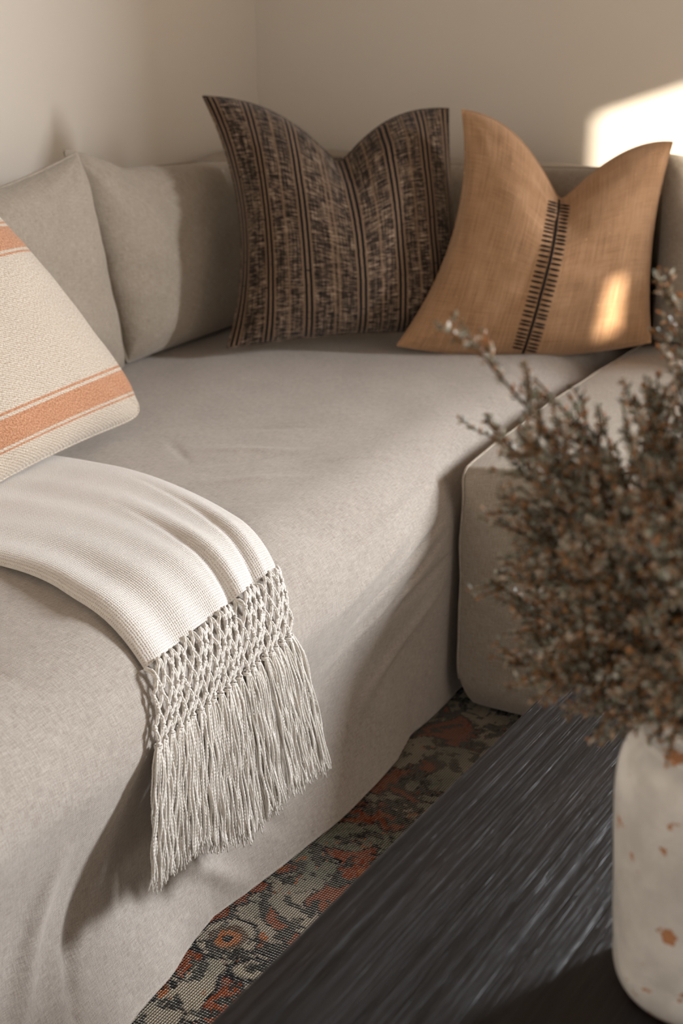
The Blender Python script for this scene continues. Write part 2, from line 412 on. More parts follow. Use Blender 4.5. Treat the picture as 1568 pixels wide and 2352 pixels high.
# ------------------------------------------------------------------ rug
def rug():
    x0, x1, y0, y1 = -.55, 2.55, -2.6, .45; n, m = 70, 70; V, UV = [], []
    for i in range(n):
        for j in range(m):
            x = lerp(x0, x1, i/(n-1)); y = lerp(y0, y1, j/(m-1)); V.append((x, y, .008+.0012*nz(x*5, y*5))); UV.append((x, y))
    F = grid_faces(n, m, flip=True)
    b = len(V)
    ring = [i*m for i in range(n)] + [(n-1)*m+j for j in range(1, m)] + [i*m+m-1 for i in range(n-2, -1, -1)] + [j for j in range(m-2, 0, -1)]
    for k in ring: V.append((V[k][0], V[k][1], .0005)); UV.append(UV[k])
    L = len(ring)
    for k in range(L): F.append((ring[k], b+k, b+(k+1) % L, ring[(k+1) % L]))
    F.append(tuple(b+k for k in range(L))[::-1])
    o = mesh('area_rug', V, F, RUG, uv=UV)
    tag(o, 'faded rust, cream and black persian style rug on the floor between sofa and table', 'rug')
rug()

# ------------------------------------------------------------------ sofa (left module)
# ---- seat profile: (x, z) polyline from under the back cushions, over the roll, down the skirt
def _profile():
    pts=[]
    for i in range(61):                       # top
        x=-1.0+i*(0.86/60); pts.append((x,0.462+0.016*math.sin(math.pi/2*min(1,max(0,(x+1.0)/0.5)))))
    x0,z0=pts[-1]
    R=0.13
    for i in range(1,31):                     # roll over the front edge (superelliptic)
        a=i/30*math.pi/2
        pts.append((x0+(-x0+0.0)*math.sin(a)**0.95, (z0-R)+R*math.cos(a)**0.95 if i<30 else z0-R))
    zt=z0-R
    for i in range(1,61):                     # drop: hollow in the middle, flare at the floor
        t=i/60; z=zt*(1-t)+0.004*t
        x=-0.038*math.sin(math.pi*t)**1.3+0.004*t
        pts.append((x,z))
    return pts
PROF=_profile()
ARC=[0.0]
for (a,b) in zip(PROF,PROF[1:]): ARC.append(ARC[-1]+math.hypot(b[0]-a[0],b[1]-a[1]))
def prof(s):
    s=max(0,min(ARC[-1]-1e-9,s)); lo,hi=0,len(ARC)-1
    while hi-lo>1:
        m=(lo+hi)//2
        if ARC[m]<=s: lo=m
        else: hi=m
    t=(s-ARC[lo])/(ARC[hi]-ARC[lo]); a,b=PROF[lo],PROF[hi]
    dx,dz=b[0]-a[0],b[1]-a[1]; L=math.hypot(dx,dz)
    return a[0]+dx*t,a[1]+dz*t,-dz/L,dx/L      # x,z,nx,nz

RIDGES = [  # (s0,y0,s1,y1,width,amp): soft creases in the slipcover, in (arc, y) metres
    (1.035, -.03, 1.13, -.36, .006, -.0035), (1.06, -.02, 1.22, -.42, .007, -.0035), (1.12, -.02, 1.17, -.22, .008, -.0030),
    (.98, -.02, 1.02, -.45, .010, .0020), (1.01, -.10, 1.09, -.45, .009, .0022), (1.10, -.06, 1.19, -.44, .011, .0028), (1.16, -.03, 1.32, -.33, .010, .0030),
    (.62, -.22, .80, -.12, .012, .0028), (.66, -.30, .78, -.14, .008, -.0025), (.60, -.10, .74, -.02, .010, -.0022), (.70, -.36, .86, -.22, .014, .0028),
    (.56, -.20, .66, -.28, .008, -.0022), (.80, -.18, .93, -.06, .012, .0018),
    (1.12, -.98, 1.36, -1.10, .016, .004), (1.20, -.95, 1.40, -1.02, .010, -.003), (1.25, -.80, 1.42, -.62, .016, .004), (1.22, -.70, 1.38, -.52, .012, -.003),
    (1.08, -1.15, 1.25, -1.3, .014, .003), (.75, -1.0, .95, -.95, .012, -.002)]
SKIRT = [(-2.2, .0), (-1.25, .012), (-1.05, .016), (-.92, .0), (-.846, -.016), (-.747, -.026), (-.70, -.030), (-.634, -.020), (-.559, -.011), (-.495, -.006), (-.427, 0), (-.30, .001), (-.22, -.004), (-.139, -.020), (-.065, -.014), (.03, -.008), (1.0, 0)]
SY = [a for a, _ in SKIRT]; SV = [b for _, b in SKIRT]
def seg_dist(px, py, x0, y0, x1, y1):
    dx, dy = x1-x0, y1-y0; L = dx*dx+dy*dy; t = max(0, min(1, ((px-x0)*dx+(py-y0)*dy)/L))
    return math.hypot(px-x0-dx*t, py-y0-dy*t), t
def seat(s, y, detail=True):
    x, z, nx, nz_ = prof(s); h = 0.0
    if detail:
        h += .0045*nz(s*4.5, y*3.5, 1) + .0016*nz(s*14, y*9, 5)
        for (s0, y0, s1, y1, w, a) in RIDGES:
            if abs(y-(y0+y1)/2) > abs(y1-y0)/2+.06: continue
            d, t = seg_dist(s, y, s0, y0, s1, y1)
            if d < 3*w: h += (1.9 if s0 > .9 else 1.0)*a*math.exp(-(d/w)**2)*math.sin(PI*t)*(1.25 if 0 < t < 1 else 0)
    p = Vector((x+nx*h, y, z+nz_*h))
    low = max(0, (s-1.16)/(ARC[-1]-1.16))
    if low > 0: p.x += pl(SY, SV, y)*low**1.3
    # big hanging fold near the camera side of the throw
    if s > 1.05: p.x += .006*math.exp(-((y+.90-(s-1.2)*.3)/.05)**2)*min(1, (s-1.05)/.25) * (.4+low)
    if s > .95 and y > -.30: p.x += .030*math.sin(PI*min(1, max(0, (s-ARC[90])/(ARC[-1]-ARC[90]))))**1.3*min(1, (y+.30)/.28)*(s > ARC[90])
    # the slipcover is pressed in where the next module stands against it
    if s > .90: p.x -= .008*min(1, max(0, (y+.06)/.09))**1.5*min(1, (s-.90)/.12)**2
    p.z = max(p.z, .004+.0095)
    return p, Vector((nx, 0, nz_))
def profile_len(): return ARC[-1]
sofa = empty('sofa_corner_module', (-.5, -.4, 0), 'long oatmeal linen slipcovered corner sofa section running along the left wall', 'sofa')
def sofa_left():
    ys = [-2.05+ (1.03+2.05)*j/520 for j in range(521)]
    V, UV = [], []; ns = 300; S = [ARC[-1]*i/(ns-1) for i in range(ns)]
    for s in S:
        for y in ys:
            p, _ = seat(s, y); V.append(p); UV.append((s, y))
    mesh('seat_slipcover', V, grid_faces(ns, len(ys)), LINEN, sofa, UV)
sofa_left()
def back_panel(name, p0, p1, inward, ztop, thick, parent, sag=.006, z0=.20):
    """slipcovered sofa back between p0 and p1 (outer line), thickness towards inward"""
    d = Vector(p1)-Vector(p0); L = d.length; d.normalize(); inn = Vector(inward)
    n = 120; prof_ = []
    r = .028
    prof_.append((0, z0)); 
    for k in range(9): prof_.append((0, lerp(z0, ztop-r, (k+1)/9)))
    for k in range(1, 9): a = k/8*PI/2; prof_.append((r-r*math.cos(a), ztop-r+r*math.sin(a)))
    for k in range(1, 5): prof_.append((lerp(r, thick-r, k/4), ztop))
    for k in range(1, 9): a = k/8*PI/2; prof_.append((thick-r+r*math.sin(a), ztop-r+r*math.cos(a)))
    for k in range(1, 10): prof_.append((thick, lerp(ztop-r, z0, k/9)))
    m = len(prof_); V, UV = [], []; arc = 0
    for i in range(n):
        t = i/(n-1); base = Vector(p0)+d*(L*t); arc = 0
        for k, (q, z) in enumerate(prof_):
            if k: arc += math.hypot(q-prof_[k-1][0], z-prof_[k-1][1])
            zz = z - (sag*math.sin(t*PI*3)**2 + .004*nz(t*L*6, q*9, 3))*(z > ztop-.1)
            P = base+inn*(q + .004*nz(t*L*5, z*6, 9)*(1 if q > thick/2 else 0)); V.append((P.x, P.y, zz)); UV.append((t*L, arc))
    F = grid_faces(n, m) + [tuple(range(m)), tuple((n-1)*m+k for k in range(m))[::-1]]
    o = mesh(name, V, F, LINEN_SHADE, parent, UV)
    # welt along the front top edge
    P = [Vector(p0)+d*(L*i/80)+inn*(thick-.006)+Vector((0, 0, ztop-.004-sag*math.sin(i/80*PI*3)**2)) for i in range(81)]
    Vt, Ft = tube(P, .0042, 6); mesh('piping', Vt, Ft, LINEN_SHADE, parent, [(v.x*1+v.y, v.z) for v in Vt])
    return o
back_panel('backrest', (-1.045, -2.05, 0), (-1.045, 1.045, 0), (1, 0, 0), .800, .115, sofa)
back_panel('backrest', (-.925, 1.045, 0), (-.004, 1.045, 0), (0, -1, 0), .800, .115, sofa)
def sofa_inner():
    VF = ([], []); V, F = box(-1.02, -.09, -2.0, .0, .03, .40); add(VF, V, F); V, F = box(-1.02, -.02, .0, 1.03, .03, .40); add(VF, V, F)
    mesh('base_frame', VF[0], VF[1], DARK_GAP, sofa, smooth=False)
sofa_inner()

# ------------------------------------------------------------------ sofa (right module)
sofa2 = empty('sofa_side_module', (.62, .5, 0), 'oatmeal linen slipcovered sofa section standing along the right wall behind the coffee table', 'sofa')
def sofa_right():
    x0, x1 = .014, 1.35; y0, y1 = -.022, 1.03; ht = .468
    n, m = 200, 150
    # front face and top as one sheet: arc t from the floor up the front then back over the seat
    fr = [(y0+.022*math.sin(PI*min(1, k/30))*0+ (.030*(1-k/10)**2 if k < 10 else 0), .016+(ht-.03-.016)*k/60) for k in range(61)]
    for k in range(1, 13): a = k/12*PI/2; fr.append((y0+.022-.022*math.cos(a), ht-.03+.022*math.sin(a)))
    ye = fr[-1][0]
    for k in range(1, 71): t = k/70; fr.append((lerp(ye, y1, t), ht-.008+.014*math.sin(PI*min(1, t*1.05))**.6))
    V, UV = [], []; arc = 0
    for k, (y, z) in enumerate(fr):
        if k: arc += math.hypot(y-fr[k-1][0], z-fr[k-1][1])
        for i in range(n):
            t = i/(n-1); x = lerp(x0, x1, t)
            e = min(x-x0, x1-x)
            up = 1-math.exp(-e/.05)
            front = k < 66
            yy = y; zz = z
            if front:
                yy -= (.016*up*math.sin(PI*min(1, k/60))**.5 if k < 60 else .016*up*0) + .0035*fbm(x*3, z*26, 4, 3)*up + .002*nz(x*7, z*60, 8)*up
            if z > .40: zz += (.012*up-.010)*min(1, (z-.40)/.05) + .003*nz(x*5, y*5, 2)
            xx = x
            if e < .03: xx += (.004*nz(z*14, y*9, 3))*(1-e/.03)
            if k < 14: xx += (.014*(1-k/14)**2)*math.exp(-e/.05) * (1 if x < .6 else -1)
            if k < 10: zz += .004*nz(x*8, 1, 1)
            V.append((xx, yy, zz)); UV.append((x, arc))
    F = grid_faces(len(fr), n, flip=False)
    mesh('seat_slipcover', V, F, LINEN_SHADE, sofa2, UV)
    # side faces: from the sheet's edge into the joint
    def side(xe, col, sgn):
        edge = [V[k*n+col] for k in range(12, len(fr))]
        V2, UV2 = [], []
        for j in range(7):
            for (xx, yy, zz) in edge:
                t = j/6
                V2.append((xx-sgn*(-.001)+sgn*.003*t*(1-t)*4*0, lerp(yy, y1, 0) if False else yy, lerp(zz, edge[0][2], t))); UV2.append((yy, lerp(zz, edge[0][2], t)))
        mesh('side_panel', V2, grid_faces(7, len(edge)), LINEN_SHADE, sofa2, UV2)
    side(x0, 0, -1); side(x1, n-1, 1)
    # piping up the front corner and back along the seat edge
    P = [Vector(V[k*n])+Vector((-.001, -.001, .001)) for k in range(8, len(fr), 2)]
    Vt, Ft = tube(P, .0022, 6); mesh('piping', Vt, Ft, LINEN_SHADE, sofa2, [(v.y+v.z, v.x) for v in Vt])
    bx, F = box(x0+.05, x1-.05, y0+.06, y1-.02, .03, .42); mesh('base_frame', bx, F, DARK_GAP, sofa2, smooth=False)
    back_panel('backrest', (.006, 1.045, 0), (1.35, 1.045, 0), (0, -1, 0), .800, .115, sofa2)
sofa_right()

# ------------------------------------------------------------------ cushions
def cushion(name, corners, Tf, Tb, mat, label, cat, group=None, N=64, ex=2.2, pw=.62, sides=(.03, .03, .03, .03), chop=0.0, chop_w=.28, chop_x=0.0, chop_e=(2.0, 1.9),
            wr=.004, piping=True, size=None, seed=0, box_edge=0.0, pipe_mat=None, ear=0.0, round_c=0.0):
    """corners TL, TR, BR, BL in world space seen from the front; sides = inward pull of top,right,bottom,left; chop = dent in the top edge"""
    TL, TR, BR, BL = [Vector(c_) for c_ in corners]
    cen = (TL+TR+BR+BL)/4; ex_ = ((TR+BR)-(TL+BL)).normalized(); ey = ((TL+TR)-(BL+BR)); ey = (ey-ex_*ey.dot(ex_)).normalized(); nn = ex_.cross(ey).normalized()
    if size is None: size = (((TR+BR)-(TL+BL)).length/2, ((TL+TR)-(BL+BR)).length/2)
    root = empty(name, (cen.x, cen.y, min(c_.z for c_ in (TL, TR, BR, BL))), label, cat, group)
    def mapc(t):      # concentrate rows near the edges
        return math.sin(t*PI/2)
    def base(u, v):
        if round_c:       # soft rounded corners
            m_ = max(abs(u), abs(v))/max(1e-6, (abs(u)**round_c+abs(v)**round_c)**(1/round_c)); u, v = u*m_, v*m_
        p = TL*((1-u)*(1+v)/4)+TR*((1+u)*(1+v)/4)+BR*((1+u)*(1-v)/4)+BL*((1-u)*(1-v)/4)
        st, sr, sb, sl = sides
        p = p - ey*(st*(1-u*u)*max(0, v)**3) + ey*(sb*(1-u*u)*max(0, -v)**3) - ex_*(sr*(1-v*v)*max(0, u)**3) + ex_*(sl*(1-v*v)*max(0, -u)**3)
        if chop: 
            dd_ = math.hypot(u-chop_x, .05)-.05; g = max(0, 1-dd_/((1+chop_x) if u < chop_x else (1-chop_x)))**chop_e[0 if u < chop_x else 1]; p = p - ey*(chop*g*((1+v)/2)**1.5)
        return p
    def thick(u, v, sgn):
        a = max(0, 1-abs(u)**ex); b = max(0, 1-abs(v)**ex)
        t = (a*b)**pw
        if chop: t *= 1-.55*math.exp(-((u-chop_x)/(chop_w*.8))**2)*max(0, v)**1.5
        w = wr*(fbm(u*2.2+seed, v*2.2, seed+sgn*3, 3)*1.2)
        # tension creases running in from the corners
        for cu in (-1, 1):
            for cv in (-1, 1):
                du, dv = u-cu, v-cv; r = math.hypot(du, dv)
                if .02 < r < .75: w += wr*.7*math.sin(11*math.atan2(abs(dv), abs(du))+seed+cu*2+cv)*math.exp(-r*3.2)*min(1, r*5)
        if chop:      # creases fanning below the dent
            du, dv = u-chop_x, v-.75; r = math.hypot(du, dv)
            w += wr*.8*math.cos(9*math.atan2(du, -dv)+seed)*math.exp(-r*2.6)*min(1, r*4)
        return t, w*min(1, (a*b)**.4*1.6)
    V, UV, F = [], [], []; idx = {}
    for sgn in (1, -1):
        for i in range(N+1):
            for j in range(N+1):
                border = i in (0, N) or j in (0, N)
                if sgn == -1 and border: idx[(sgn, i, j)] = idx[(1, i, j)]; continue
                u, v = mapc(-1+2*i/N), mapc(-1+2*j/N)
                p = base(u, v); t, w = thick(u, v, sgn)
                T = Tf if sgn == 1 else Tb
                off = sgn*(T*t+w)
                if ear and sgn == 1: pass
                V.append(p+nn*off)
                if round_c: m_ = max(abs(u), abs(v))/max(1e-6, (abs(u)**round_c+abs(v)**round_c)**(1/round_c)); u, v = u*m_, v*m_
                UV.append(((u+1)/2*size[0], (v+1)/2*size[1])); idx[(sgn, i, j)] = len(V)-1
        for i in range(N):
            for j in range(N):
                q = (idx[(sgn, i, j)], idx[(sgn, i+1, j)], idx[(sgn, i+1, j+1)], idx[(sgn, i, j+1)])
                F.append(q if sgn == 1 else q[::-1])
    body = mesh('cover', V, F, mat, root, UV)
    B = [Vector(V[idx[(1, i, 0)]]) for i in range(N+1)] + [Vector(V[idx[(1, N, j)]]) for j in range(1, N+1)] + [Vector(V[idx[(1, i, N)]]) for i in range(N-1, -1, -1)] + [Vector(V[idx[(1, 0, j)]]) for j in range(N-1, 0, -1)]
    if piping:
        r = piping if isinstance(piping, float) else .0035
        Vt, Ft = tube(B+[B[0]], r, 6); mesh('piping' if r > .003 else 'seam', Vt, Ft, pipe_mat or mat, root, [(v.x+v.y, v.z) for v in Vt])
    def surf(u, v):
        t, w = thick(u, v, 1); return base(u, v)+nn*(Tf*t+w)
    return root, surf, nn
LC = 'loose linen back cushion'
cushion('back_cushion', [(-.83, -.69, .885), (-.80, .045, .895), (-.80, .140, .478), (-.80, -.60, .478)], .062, .055, LINEN_SHADE,
        'oatmeal linen back cushion at the left edge, nearest the camera', 'cushion', 'sofa back cushions', ex=5, pw=.45, sides=(.045, .0, .0, .0), wr=.006, seed=1)
cushion('back_cushion', [(-.85, .072, .892), (-.83, .74, .800), (-.80, .80, .478), (-.81, .165, .478)], .070, .055, LINEN_SHADE,
        'oatmeal linen back cushion directly left of the dark plaid pillow', 'cushion', 'sofa back cushions', ex=4.5, pw=.45, sides=(-.0, .0, .0, .0), wr=.005, seed=2, chop=.030, chop_w=.35, chop_x=-.50)
cushion('back_cushion', [(-.66, .85, .800), (.015, .86, .822), (.02, .84, .482), (-.62, .83, .482)], .055, .055, LINEN_SHADE,
        'oatmeal linen back cushion in the corner, behind the plaid and tan pillows', 'cushion', 'sofa back cushions', ex=4.5, pw=.45, sides=(.005, .0, .0, .0), wr=.005, seed=3)
cushion('back_cushion', [(.035, .86, .850), (.76, .86, .830), (.76, .83, .482), (.045, .83, .482)], .065, .055, LINEN_SHADE,
        'oatmeal linen back cushion at the right edge, just right of the tan pillow', 'cushion', 'sofa back cushions', ex=4.5, pw=.45, sides=(.01, .0, .0, .0), wr=.005, seed=4)
cushion('throw_pillow', [(-.776, .412, .966), (-.377, .702, .935), (-.282, .615, .503), (-.652, .286, .498)], .105, .06, PLAID,
        'dark brown and black plaid pillow with striped pairs of lines, in the sofa corner', 'pillow', 'throw pillows', chop=.116, chop_w=.42, chop_x=.08, chop_e=(2.7, 2.6), sides=(.0, .010, .012, .050), wr=.005, seed=5, piping=.0022, size=(.50, .50))
_, tan_surf, tan_n = cushion('throw_pillow', [(-.307, .619, .943), (.060, .805, .882), (.062, .755, .493), (-.366, .468, .498)], .100, .05, TAN,
        'tan orange linen pillow with a black stitched centre seam', 'pillow', 'throw pillows', chop=.140, chop_w=.40, chop_x=.0, chop_e=(2.6, 2.0), sides=(.0, .020, -.025, .050), wr=.005, seed=6, piping=.0020, size=(.50, .50))
tan_root = _
cushion('throw_pillow', [(-.705, -.86, .90), (-.685, -.375, .918), (-.520, -.150, .498), (-.495, -.66, .492)], .085, .055, STRIPE,
        'cream twill pillow with rust orange bands, leaning at the left edge', 'pillow', 'throw pillows', sides=(.02, -.01, .01, .01), wr=.004, seed=7, piping=.0026, size=(.50, .50), ex=2.6, pw=.55, round_c=12)
# embroidery on the tan pillow: a cord down the middle and short stitches across it
def embroider():
    uc = -.02
    P = [tan_surf(uc, -.97+1.93*k/80)+tan_n*.0012 for k in range(81)]
    Vt, Ft = tube(P, .0028, 6); mesh('seam_cord', Vt, Ft, BLACK_THREAD, tan_root)
    up_ = (tan_surf(uc, .4)-tan_surf(uc, -.6)).normalized()
    vs = [-.95+1.86*k/400 for k in range(401)]; Q = [tan_surf(uc, v) for v in vs]; A = [0.0]
    for p, q in zip(Q, Q[1:]): A.append(A[-1]+(q-p).length)
    n = 34
    for k in range(n):
        want = A[-1]*(k+.3)/n; v = vs[min(range(401), key=lambda i: abs(A[i]-want))]
        for sg in (-1, 1):
            P = []; c0 = tan_surf(uc, v); jj = random.uniform(-.0012, .0012)
            for t in (0, .25, .5, .75, 1):
                uu = uc+sg*(.016+.086*t); vv = v
                for _i in range(4): vv = min(.985, vv-((tan_surf(uu, vv)-c0).dot(up_)-jj)/.24)
                P.append(tan_surf(uu, vv))
            P = [p+tan_n*(.0012 if 0 < i < 4 else .0002) for i, p in enumerate(P)]
            Vt, Ft = tube(P, [.0012, .0021, .0023, .0021, .0012], 6); mesh('stitch', Vt, Ft, BLACK_THREAD, tan_root)
embroider()

# ------------------------------------------------------------------ throw blanket with knotted fringe
throw = empty('throw_blanket', (-.25, -.6, .49), 'cream woven throw with knotted net and tassel fringe, draped over the sofa front', 'blanket')
TB = [0, .35, .55, .70, .80, .90, 1.0]          # along the length
LS = [.34, .62, .76, .86, .915, .955, .981]; LY = [-.80, -.742, -.745, -.785, -.802, -.812, -.815]
RS = [.32, .48, .62, .76, .855, .92, .966];  RY = [-.40, -.368, -.362, -.402, -.447, -.482, -.508]
def thr(a, b, lift=True):
    # smooth the edge polylines by averaging
    def sm(vals): return sum(pl(TB, vals, min(1, max(0, b+d)))*w for d, w in ((-.06, .2), (-.03, .2), (0, .2), (.03, .2), (.06, .2))) if b < .94 else pl(TB, vals, b)
    s = lerp(sm(LS), sm(RS), a); y = lerp(sm(LY), sm(RY), a)
    if b > .9: s -= (.010*math.sin(PI*a))*(b-.9)/.1*-1*0
    p, n = seat(s, y, False)
    e = 1-abs(2*a-1)**10
    h = .006+.011*max(0, e)**.5
    f = (b+.25)
    h += (.0014*math.sin(a*19+1.5*b)+.0012*math.sin(a*31-2.2*b+1)+.0022*nz(a*5, b*3, 6))*min(1, e*1.5)*f
    if b > .55: # pleats that gather toward the net
        k = (b-.55)/.45
        h -= .006*k*(math.exp(-((a-.60-.04*(1-k))/.022)**2)+.8*math.exp(-((a-.80-.10*(1-k))/.020)**2)) 
        h += .004*k*(math.exp(-((a-.66-.06*(1-k))/.035)**2)+.8*math.exp(-((a-.87-.08*(1-k))/.03)**2)+.5*math.exp(-((a-.5)/.05)**2))
    return p+n*h, n, s, y
def throw_cloth():
    na, nb = 150, 260; V, UV = [], []
    for i in range(nb):
        b = i/(nb-1)
        for j in range(na):
            a = j/(na-1); p, n, s, y = thr(a, b); V.append(p); UV.append((a*.34, s))
    F = grid_faces(nb, na, flip=True)
    # turned-under edges
    base = len(V)
    for i in range(nb):
        for j in (0, na-1):
            a = j/(na-1); b = i/(nb-1); _, n, s, y = thr(a, b); p, n = seat(s, y, False)
            V.append(p+n*.001+Vector((0, .012 if j == 0 else -.012, 0))); UV.append((a*.34, s+.01))
    for i in range(nb-1):
        F.append((i*na, (i+1)*na, base+2*(i+1), base+2*i)); F.append(((i+1)*na+na-1, i*na+na-1, base+2*i+1, base+2*(i+1)+1))
    mesh('woven_cloth', V, F, CREAM_WEAVE, throw, UV)
throw_cloth()
NC, NR = 21, 5
def netpt(a, t, lift=0.0):
    p0, n, s, y = thr(min(1, max(0, a)), 1.0)
    s1 = s+.080*t; ysh = -.035*t*(1-.0*a)
    y1 = y+ysh + (a-min(1, max(0, a)))*.3
    p, n = seat(s1, y1, False)
    h = lerp((p0-seat(s, y, False)[0]).dot(n), .007, min(1, t*1.2))
    q = p+n*(h+lift+.0015*math.sin(a*40+t*7)); 
    return q, n
net = None
def netting():
    global net
    V, F = [], []
    knots = []
    r0 = random.Random(3)
    jit = {}
    def pos(r, i):
        key = (r, i)
        if key not in jit:
            a = (i+(.5 if r % 2 else 0))/NC; 
            jit[key] = (a+r0.uniform(-.004, .004), r/NR+r0.uniform(-.02, .02))
        return jit[key]
    for r in range(NR+1):
        cnt = NC+1 if r % 2 == 0 else NC
        for i in range(cnt):
            a, t = pos(r, i)
            if r > 0: knots.append((a, t))
            if r < NR:
                for di in ((-1, 0) if r % 2 == 0 else (0, 1)):
                    k = i+di; c2 = NC+1 if (r+1) % 2 == 0 else NC
                    if k < 0 or k >= c2: continue
                    a2, t2 = pos(r+1, k)
                    for off in (-1, 1):      # each mesh side is a pair of yarns
                        P = []
                        for q in range(9):
                            f = q/8; aa = lerp(a, a2, f); tt = lerp(t, t2, f)
                            p, n = netpt(aa+off*.0032*math.sin(PI*f), tt, .0016+.0020*math.sin(PI*f)+off*.0004)
                            P.append(p)
                        tube(P, .0016, 6, lump=.28, pitch=.0046, V=V, F=F)
    net = mesh('knotted_netting', V, F, YARN, throw)
    # a knot: lumpy wrapped ball
    KV, KF = [], []
    P = [Vector((.0019*math.cos(t*2.2*2*PI)*(1-.3*abs(2*t-1)), .0019*math.sin(t*2.2*2*PI)*(1-.3*abs(2*t-1)), (t-.5)*.0055)) for t in [k/16 for k in range(17)]]
    tube(P, .0017, 5, V=KV, F=KF)
    me = bpy.data.meshes.new('knot'); me.from_pydata([tuple(v) for v in KV], [], KF); me.materials.append(YARN)
    me.polygons.foreach_set('use_smooth', [True]*len(me.polygons)); me.update()
    for a, t in knots:
        p, n = netpt(a, t, .0028)
        o = bpy.data.objects.new('knot', me); COL.objects.link(o); o.parent = net
        o.matrix_parent_inverse = (Matrix.Translation(throw.location)).inverted() if False else Matrix()
        o.location = p; o.rotation_euler = (r0.uniform(-.6, .6), r0.uniform(-.6, .6), r0.uniform(0, 6))
        o.scale = [r0.uniform(.85, 1.15)]*3
netting()
def tassels():
    r0 = random.Random(11)
    nt = NC+1
    for i in range(nt):
        a = (i+(.5 if NR % 2 else 0))/NC if i < NC else .995
        top, n = netpt(min(a, 1.0), 1.0, .0015)
        aa = i/(nt-1)
        yb = lerp(-.888, -.500, aa)+r0.uniform(-.004, .004)
        zb = lerp(.196, .152, aa)+.012*math.sin(aa*9)*1+r0.uniform(-.006, .006)
        xb = lerp(.030, .036, aa)+r0.uniform(-.003, .003)
        V, F = [], []
        ns = 22
        for k in range(ns):
            ang = 2*PI*k/ns*1.0+r0.uniform(-.2, .2); rad = (.0022, .0044, .0064, .0066)[k % 4]*r0.uniform(.8, 1.15)
            dx, dy = rad*math.cos(ang)*.75, rad*math.sin(ang)*1.35
            Lz = zb+r0.uniform(-.010, .008); wob = r0.uniform(0, 6); amp = r0.uniform(.0006, .0016); fx = r0.uniform(-.003, .003); fy = r0.uniform(-.006, .006)
            P = []; seg = 84
            for q in range(seg+1):
                f = q/seg; op = min(1, f*7)**.6
                z = lerp(top.z, Lz, f)
                x = lerp(top.x, xb, f**.7)+dx*op+fx*f*f; y = lerp(top.y, yb, f**.85)+dy*op+fy*f*f
                x += amp*math.sin(wob+f*17)*op; y += amp*1.3*math.sin(wob*1.7+f*13)*op
                if f > .93: e = (f-.93)/.07; y += e*r0.uniform(-.0006, .0006)+fy*.3*e; x += e*.0015*math.sin(wob)
                P.append(Vector((x, y, z)))
            tube(P, [(.00118*(1.0 if f_ < seg-3 else .75)) for f_ in range(seg+1)], 6, lump=.32, pitch=.0046, V=V, F=F)
        # binding wrap at the head
        P = [Vector((top.x+.0042*math.cos(t*2*PI*2.5), top.y+.0042*math.sin(t*2*PI*2.5), top.z-.002-.006*t)) for t in [w/24 for w in range(25)]]
        tube(P, .0014, 5, V=V, F=F)
        mesh('tassel', V, F, YARN, throw)
tassels()

# ------------------------------------------------------------------ coffee table
ZT = .42
table = empty('coffee_table', (.9, -1.1, 0), 'black stained wooden coffee table with coarse raised grain, holding the vase', 'table')
def table_top():
    # left edge is very slightly turned from the sofa: local frame (u across, v along)
    A = Vector((.399, -.415, 0)); B = Vector((.370, -1.27, 0)); v = (A-B).normalized(); u = Vector((v.y, -v.x, 0))
    L, Wd = 1.35, .75
    nu, nv = 620, 60
    rg = random.Random(5)
    V, UV = [], []
    for i in range(nu):
        a = Wd*i/(nu-1)
        for j in range(nv):
            b = L*j/(nv-1)
            warp = .018*nz(a*3, b*1.2, 3)
            g = noise.noise(Vector(((a+warp)*95, b*1.1, 2)))
            g2 = noise.noise(Vector(((a+warp)*240, b*3.0, 9))); dens = max(0, nz(a*9, b*.7, 5)+.35)
            h = -.0011*max(0, g)*(.4+dens) - .0006*max(0, g2)*dens*1.5
            edge = min(a, Wd-a, b, L-b)
            if edge < .004: h -= .003*(1-edge/.004)**2
            p = A - v*b + u*a; V.append((p.x, p.y, ZT+h)); UV.append((a, b))
    F = grid_faces(nu, nv, flip=False)
    b0 = len(V); ring = [i*nv for i in range(nu)] + [(nu-1)*nv+j for j in range(1, nv)] + [i*nv+nv-1 for i in range(nu-2, -1, -1)] + [j for j in range(nv-2, 0, -1)]
    for k in ring: V.append((V[k][0], V[k][1], ZT-.055)); UV.append((UV[k][0]+.06, UV[k][1]))
    R = len(ring)
    for k in range(R): F.append((ring[k], ring[(k+1) % R], b0+(k+1) % R, b0+k))
    F.append(tuple(b0+k for k in range(R)))
    o = mesh('table_top', V, F, WOOD, table, UV, smooth=False)
    for (a, b) in ((.10, .10), (Wd-.10, .10), (.10, L-.10), (Wd-.10, L-.10)):
        p = A-v*b+u*a; V, F = [], []
        P = [Vector((p.x, p.y, z)) for z in (.0095, .02, .2, ZT-.056)]; tube(P, [.030, .034, .042, .046], 16, V=V, F=F); mesh('leg', V, F, WOOD, table, [(q.x, q.z) for q in V])
table_top()

